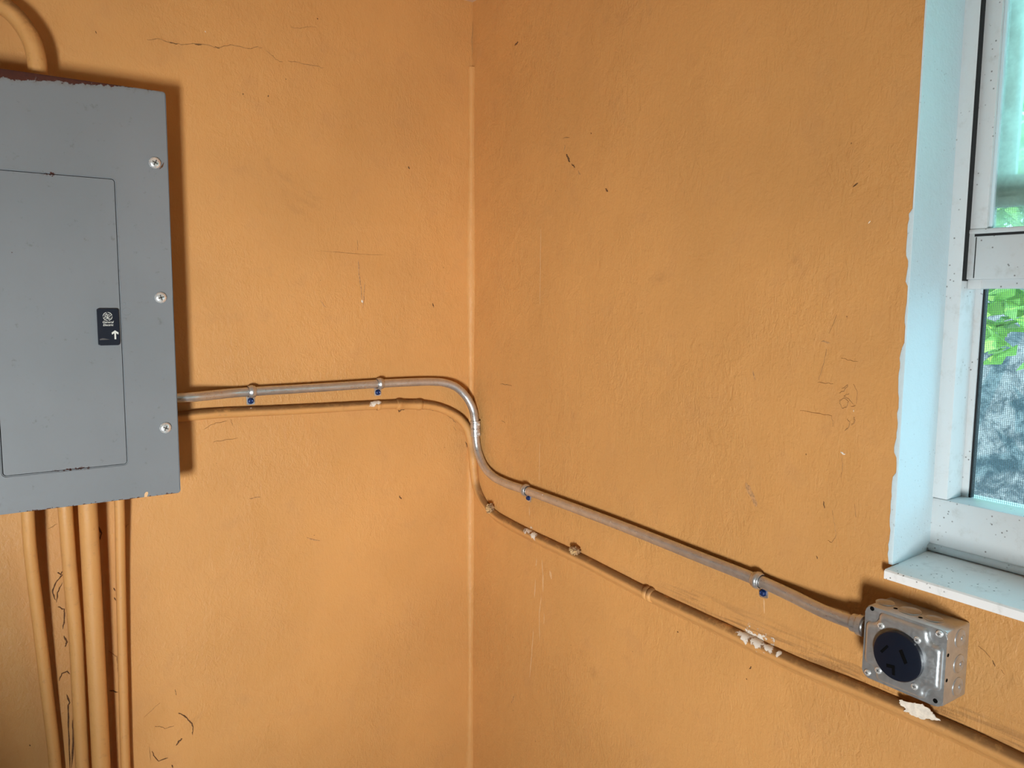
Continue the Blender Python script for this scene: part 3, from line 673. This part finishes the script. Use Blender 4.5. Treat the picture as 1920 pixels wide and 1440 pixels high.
for x, y, r in ((1200, 580, .0125), (1185, 868, .0125), (1170, 1125, .0125)):
    k = disc('knockout', PY(1600+x/6, 1100+y/6, oy0+.0012), (0, -1, 0), r, 0, box_m, OB, KO(r))
    p = PY(1600+x/6+5, 1100+y/6, oy0+.0012); bm = NB(); lathe(bm, p, (0, -1, 0), [(.0042, 0), (.0034, .0011), (.002, .0017), (0, .0019)], 14); obj('dimple', bm, box_m, k, True)

# ------------------------------------------------------------------ window
XF = .095
WN = empty('window_1', (XF, (WY0+WY1)/2, WZ0), 'white aluminium window with its lower sash raised above an insect screen', kind='structure')
# white painted reveal, its paint edge ragged where it meets the orange wall
def reveal(y_at, z0, z1, lipdir):
    bm = NB(); n = 130; prev = None; lip = .004
    for i in range(n+1):
        z = z0+(z1-z0)*i/n
        lip += random.uniform(-.0016, .0016)
        if random.random() < .10: lip = random.choice((.0002, .0010, .0042, .0055))
        lip = min(max(lip, .0003), .006)
        if z > 1.62: lip = .0006
        row = [bm.verts.new(p) for p in ((XF+.004, y_at-.0016, z), (-.0006, y_at-.0016, z), (-.0012, y_at+.0005, z), (-.0010, y_at+lip, z), (.0002, y_at+lip+.0002, z))]
        if prev:
            for j in range(4): bm.faces.new((prev[j], prev[j+1], row[j+1], row[j]))
        prev = row
    return obj('reveal', bm, jamb_m, WN, True, .5)
reveal(WY0, WZ0-.004, WZ1, 1)
bm = NB(); box(bm, -.0005, XF, WY1, WY1+.002, WZ0, WZ1); obj('reveal', bm, jamb_m, WN)
bm = NB(); box(bm, -.0005, XF, WY1, WY0, WZ1-.002, WZ1); obj('reveal', bm, jamb_m, WN)
# frame
ys = B(1803.5, 525, -XF).y
def P(px, py, x): return B(px, py, -x)
XS = PY(1830, 560, ys).x                      # how deep the track is
def fbox(name, x0, x1, y0, y1, z0, z1, bev=.0015, mat=None, par=None):
    bm = NB(); box(bm, x0, x1, y0, y1, z0, z1, bev); return obj(name, bm, mat or frame_m, par or WN, True, .6)
zf = 1.2186
fbox('frame_stile', XF, XS+.03, ys, WY0, zf, WZ1)
fbox('frame_stile', XF, XS+.03, WY1, WY1+(WY0-ys), zf, WZ1)
fbox('frame_sill', XF, XS+.03, WY1, WY0, WZ0+.001, zf, .004)
fbox('frame_head', XF, XS+.03, WY1, WY0, WZ1-.04, WZ1)
bm = NB(); tube(bm, [(XF-.001, WY0-.001, WZ0+.006), (XF-.001, WY1, WZ0+.006)], .0055, 10); obj('sealant_bead', bm, frame_m, WN, True)
# raised sash
XA = XF+.010
sy0 = P(1819.5, 380, XA).y; sy1 = P(1853, 380, XA).y; sz0 = P(1830, 524, XA).z; sz1 = P(1850, 428, XA).z; szl = P(1850, 541.5, XA+.006).z
syR = WY1+(WY0-sy0); syR1 = WY1+(WY0-sy1)
sash = obj_sash = None
bm = NB(); box(bm, XA, XA+.028, syR, sy0, sz0, sz1-.006, .0015); sash = obj('raised_sash_rail', bm, frame_m, WN, True, .6)
fbox('sash_stile', XA+.001, XA+.027, sy1, sy0, sz1-.012, WZ1-.04); fbox('sash_stile', XA+.001, XA+.027, syR, syR1, sz1-.012, WZ1-.04)
zb = P(1840, 440, XA).z
fbox('glazing_bead', XA-.002, XA+.02, syR1-.004, sy1+.022, zb+.001, sz1, .002)
bm = NB(); box(bm, XA-.0006, XA+.004, syR1, P(1828, 440, XA).y, zb-.0022, zb+.0012); obj('dark_groove', bm, dark_gap_m, WN)
bm = NB(); yy = P(1827, 500, XA).y; box(bm, XA-.0004, XA+.002, yy-.0006, yy+.0006, sz0+.002, zb-.003); obj('end_cap_joint', bm, dark_gap_m, WN)
fbox('sash_lip', XA+.006, XA+.026, syR, sy0-.006, szl, sz0+.002, .002)
fbox('corner_block', XA+.003, XA+.02, sy0-.020, sy0-.002, szl-.0005, sz0, .001)
# dark weather strip channel beside the sash
bm = NB(); box(bm, XA+.012, XA+.016, sy0-.002, ys+.001, sz0-.003, WZ1-.04); obj('weather_channel', bm, dark_gap_m, WN)
bm = NB(); yy = (sy0*.62+ys*.38); box(bm, XA+.002, XA+.013, yy-.0006, yy+.0006, sz0, WZ1-.04); obj('weather_fin', bm, simple('fin', (.5, .5, .47), .5), WN)
bm = NB(); box(bm, XA-.0005, XA+.010, sy0-.0003, sy0+.0016, sz0, WZ1-.04); obj('pile_strip', bm, dark_gap_m, WN)
bm = NB(); box(bm, XF+.0008, XA+.030, ys-.0012, ys+.0003, sz0-.002, WZ1-.04); obj('pile_strip', bm, dark_gap_m, WN)
# glass
def glass_mat(name, tint, haze):
    M = Mat(name); tr = M.n('ShaderNodeBsdfTransparent'); tr.inputs[0].default_value = (*tint, 1)
    tl = M.n('ShaderNodeBsdfTranslucent'); tl.inputs[0].default_value = (.92, 1.0, .84, 1)
    gl = M.n('ShaderNodeBsdfGlossy'); gl.inputs['Roughness'].default_value = .03
    m1 = M.n('ShaderNodeMixShader'); M.put(m1.inputs[0], M.remap(M.noise(18, 5, .6), .3, .75, haze*.7, haze*1.3)); M.l(tr.outputs[0], m1.inputs[1]); M.l(tl.outputs[0], m1.inputs[2])
    fr = M.n('ShaderNodeFresnel'); fr.inputs[0].default_value = 1.45
    m2 = M.n('ShaderNodeMixShader'); M.l(M.math('MULTIPLY', fr.outputs[0], .7), m2.inputs[0]); M.l(m1.outputs[0], m2.inputs[1]); M.l(gl.outputs[0], m2.inputs[2])
    M.l(m2.outputs[0], M.out.inputs[0]); M.t.nodes.remove(M.b); return M.m
glass_m = glass_mat('hazy_glass', (.90, 1.0, .93), .72)
gp = fbox('glass_pane', XA+.012, XA+.015, syR1-.002, sy1+.002, sz1-.006, WZ1-.04, 0, glass_m)
gp.data.materials.append(glass_mat('clear_glass_back', (.97, 1, .99), 0.0))
for pl in gp.data.polygons:
    if pl.normal.x > -.5: pl.material_index = 1
fbox('glass_edge', XA+.006, XA+.0125, sy1-.004, sy1, sz1, WZ1-.04, .001, simple('glazing_vinyl', (.62, .76, .80), .4))
# outer fixed sash seen through the glass
XO = XA+.040
oz_a = P(1890, 328, XO).z; oz_b = P(1890, 372, XO).z
fbox('outer_rail', XO, XO+.024, WY1, ys, oz_b, oz_a, .003)
fbox('outer_rail_groove', XO-.001, XO+.004, WY1, ys, (oz_a*.45+oz_b*.55)-.004, (oz_a*.45+oz_b*.55)+.002, 0, simple('rail_groove', (.22, .24, .24), .6))
fbox('outer_stile', XO, XO+.024, ys-.03, ys, oz_a, WZ1-.04, .002)
fbox('outer_glass', XO+.011, XO+.014, WY1, ys, oz_a, WZ1-.04, 0, glass_mat('outer_glass', (.97, 1, .99), 0.0))
# insect screen
XW = XS+.004
q0 = P(1830, 560, XS).y; q1 = P(1842, 560, XS).y; q2 = P(1848.5, 560, XW).y
scr_z1 = oz_b-.002
fbox('screen_frame', XS-.002, XS+.012, q1, q0+.002, zf-.004, scr_z1, .001)
fbox('screen_frame', XS-.002, XS+.012, WY1+.02, WY1+.034, zf-.004, scr_z1, .001)
fbox('screen_frame', XS-.002, XS+.012, WY1+.02, q0, scr_z1-.010, scr_z1+.004, .001)
fbox('screen_spline', XS+.001, XS+.010, q2, q1, zf-.004, scr_z1-.008, 0, simple('black_spline', (.004, .004, .005), .6))
bm = NB(); pit = .0026; th = .00036
y = q2
while y > WY1+.03:
    box(bm, XW, XW+th, y-th, y, zf-.004, scr_z1); y -= pit
z = zf-.003
while z < scr_z1:
    box(bm, XW+th*.5, XW+th*1.5, WY1+.03, q2, z, z+th); z += pit
sm = obj('screen_mesh', bm, simple('screen_wire', (.10, .12, .13), .5, .3), WN); sm['kind'] = 'stuff'
# interior sill board
bm = NB()
yl, yr = B(1659, 1068, .02).y+.0005, WY1-.02
prof = [(.100, 1.1395), (-.018, 1.1325), (-.0205, 1.1305), (-.0205, 1.1195), (.0, 1.1192), (.0, 1.124), (.100, 1.124)]
prism(bm, [(x, yl, z) for x, z in prof], (0, yr-yl, 0)); tag(obj('trim_2', bm, sill_m), 'white window sill board with dark specks', kind='structure')

# ------------------------------------------------------------------ outdoors
def ground_mat():
    M = Mat('pale_gravel')
    n1 = M.noise(1.6, 6, .72); n2 = M.noise(14, 6, .75)  # pale and dark mottle puts sun dapple into the gravel colour
    c = M.mix(M.remap(n1, .40, .62), (.22, .26, .30), (.60, .60, .57)); c = M.mix(M.math('MULTIPLY', M.remap(n2, .45, .7), .75), c, (.12, .14, .16)); M.color(c); M.rough(.9); M.bump(n2, .6, .03); return M.m
bm = NB(); box(bm, T+.02, 22, -12, 16, -.25, -.15); tag(obj('ground', bm, ground_mat()), 'pale mottled gravel ground outside the window', kind='structure')
leaf_m = Mat('leaf'); leaf_m.color(leaf_m.mix(leaf_m.noise(6, 3), (.16, .40, .08), (.50, .70, .16))); leaf_m.rough(.45)
leaf_m.b.inputs['Transmission Weight'].default_value = 0; leaf_m.b.inputs['Subsurface Weight'].default_value = 0; leaf_m = leaf_m.m
bark_m = simple('bark', (.26, .20, .15), .9, var=.4, varscale=20, bumpscale=30, bumpstr=.8)
def tree(loc, h, crown_r, crown_c, n, label, leaf=.09):
    t = empty('garden_tree', loc, label, 'tree', 'trees outside the window'); L = Vector(loc); bm = NB()
    tube(bm, catmull([L, L+Vector((.06, .02, h*.4)), L+Vector((-.05, .05, h*.75)), L+Vector((.05, 0, h))], 6), [.11-.07*i/18 for i in range(19)], 10, True, .06)
    for k in range(7):
        a = k*.9; b = L+Vector((0, 0, h*(.55+.06*k))); tube(bm, [b, b+Vector((math.cos(a)*.4, math.sin(a)*.4, .25)), b+Vector((math.cos(a)*.9, math.sin(a)*.9, .4))], [.04, .025, .008], 7)
    obj('trunk', bm, bark_m, t, True); bm = NB(); C = L+Vector(crown_c)
    for k in range(n):
        while True:
            q = Vector((random.uniform(-1, 1), random.uniform(-1, 1), random.uniform(-1, 1)))
            if .3 < q.length < 1: break
        p = C+Vector((q.x*crown_r[0], q.y*crown_r[1], q.z*crown_r[2])); s = leaf*random.uniform(.6, 1.3)
        d = Vector((random.uniform(-1, 1), random.uniform(-1, 1), random.uniform(-.9, .3))).normalized(); w = d.cross(Vector((random.uniform(-1, 1), random.uniform(-1, 1), 1))).normalized(); nn = d.cross(w)*.12
        v = [bm.verts.new(p), bm.verts.new(p+d*s*.45+w*s*.28+nn*s), bm.verts.new(p+d*s), bm.verts.new(p+d*s*.45-w*s*.28+nn*s)]
        bm.faces.new((v[0], v[1], v[2])); bm.faces.new((v[0], v[2], v[3]))
    f = obj('foliage', bm, leaf_m, t); f['kind'] = 'stuff'
def stucco_mat():
    M = Mat('weathered_garden_wall')
    n1 = M.noise(9, 7, .75, dist=.5); n2 = M.noise(45, 5, .7)
    c = M.mix(M.remap(n1, .40, .60), (.07, .095, .115), (.36, .35, .36)); c = M.mix(M.math('MULTIPLY', M.remap(n2, .5, .68), .6), c, (.10, .125, .15)); M.color(c); M.rough(.9); M.bump(M.math('ADD', n1, n2), .7, .03); return M.m
bm = NB(); box(bm, 3.4, 3.65, -4, 7, -.15, 1.62, .02); tag(obj('wall_garden', bm, stucco_mat()), 'weathered pale garden wall outside behind the insect screen', kind='structure')
c = P(1884, 575, 2.5)
tree((c.x+.1, c.y+.9, -.15), c.z+.5, (.45, .62, .50), (-.1, -.9, c.z+.46), 900, 'leafy green tree close outside the window', .13)
tree((7.5, 1.6, -.15), 3.8, (1.6, 3.0, 2.1), (0, .4, 3.7), 3000, 'larger green tree standing beyond the garden wall', .24)
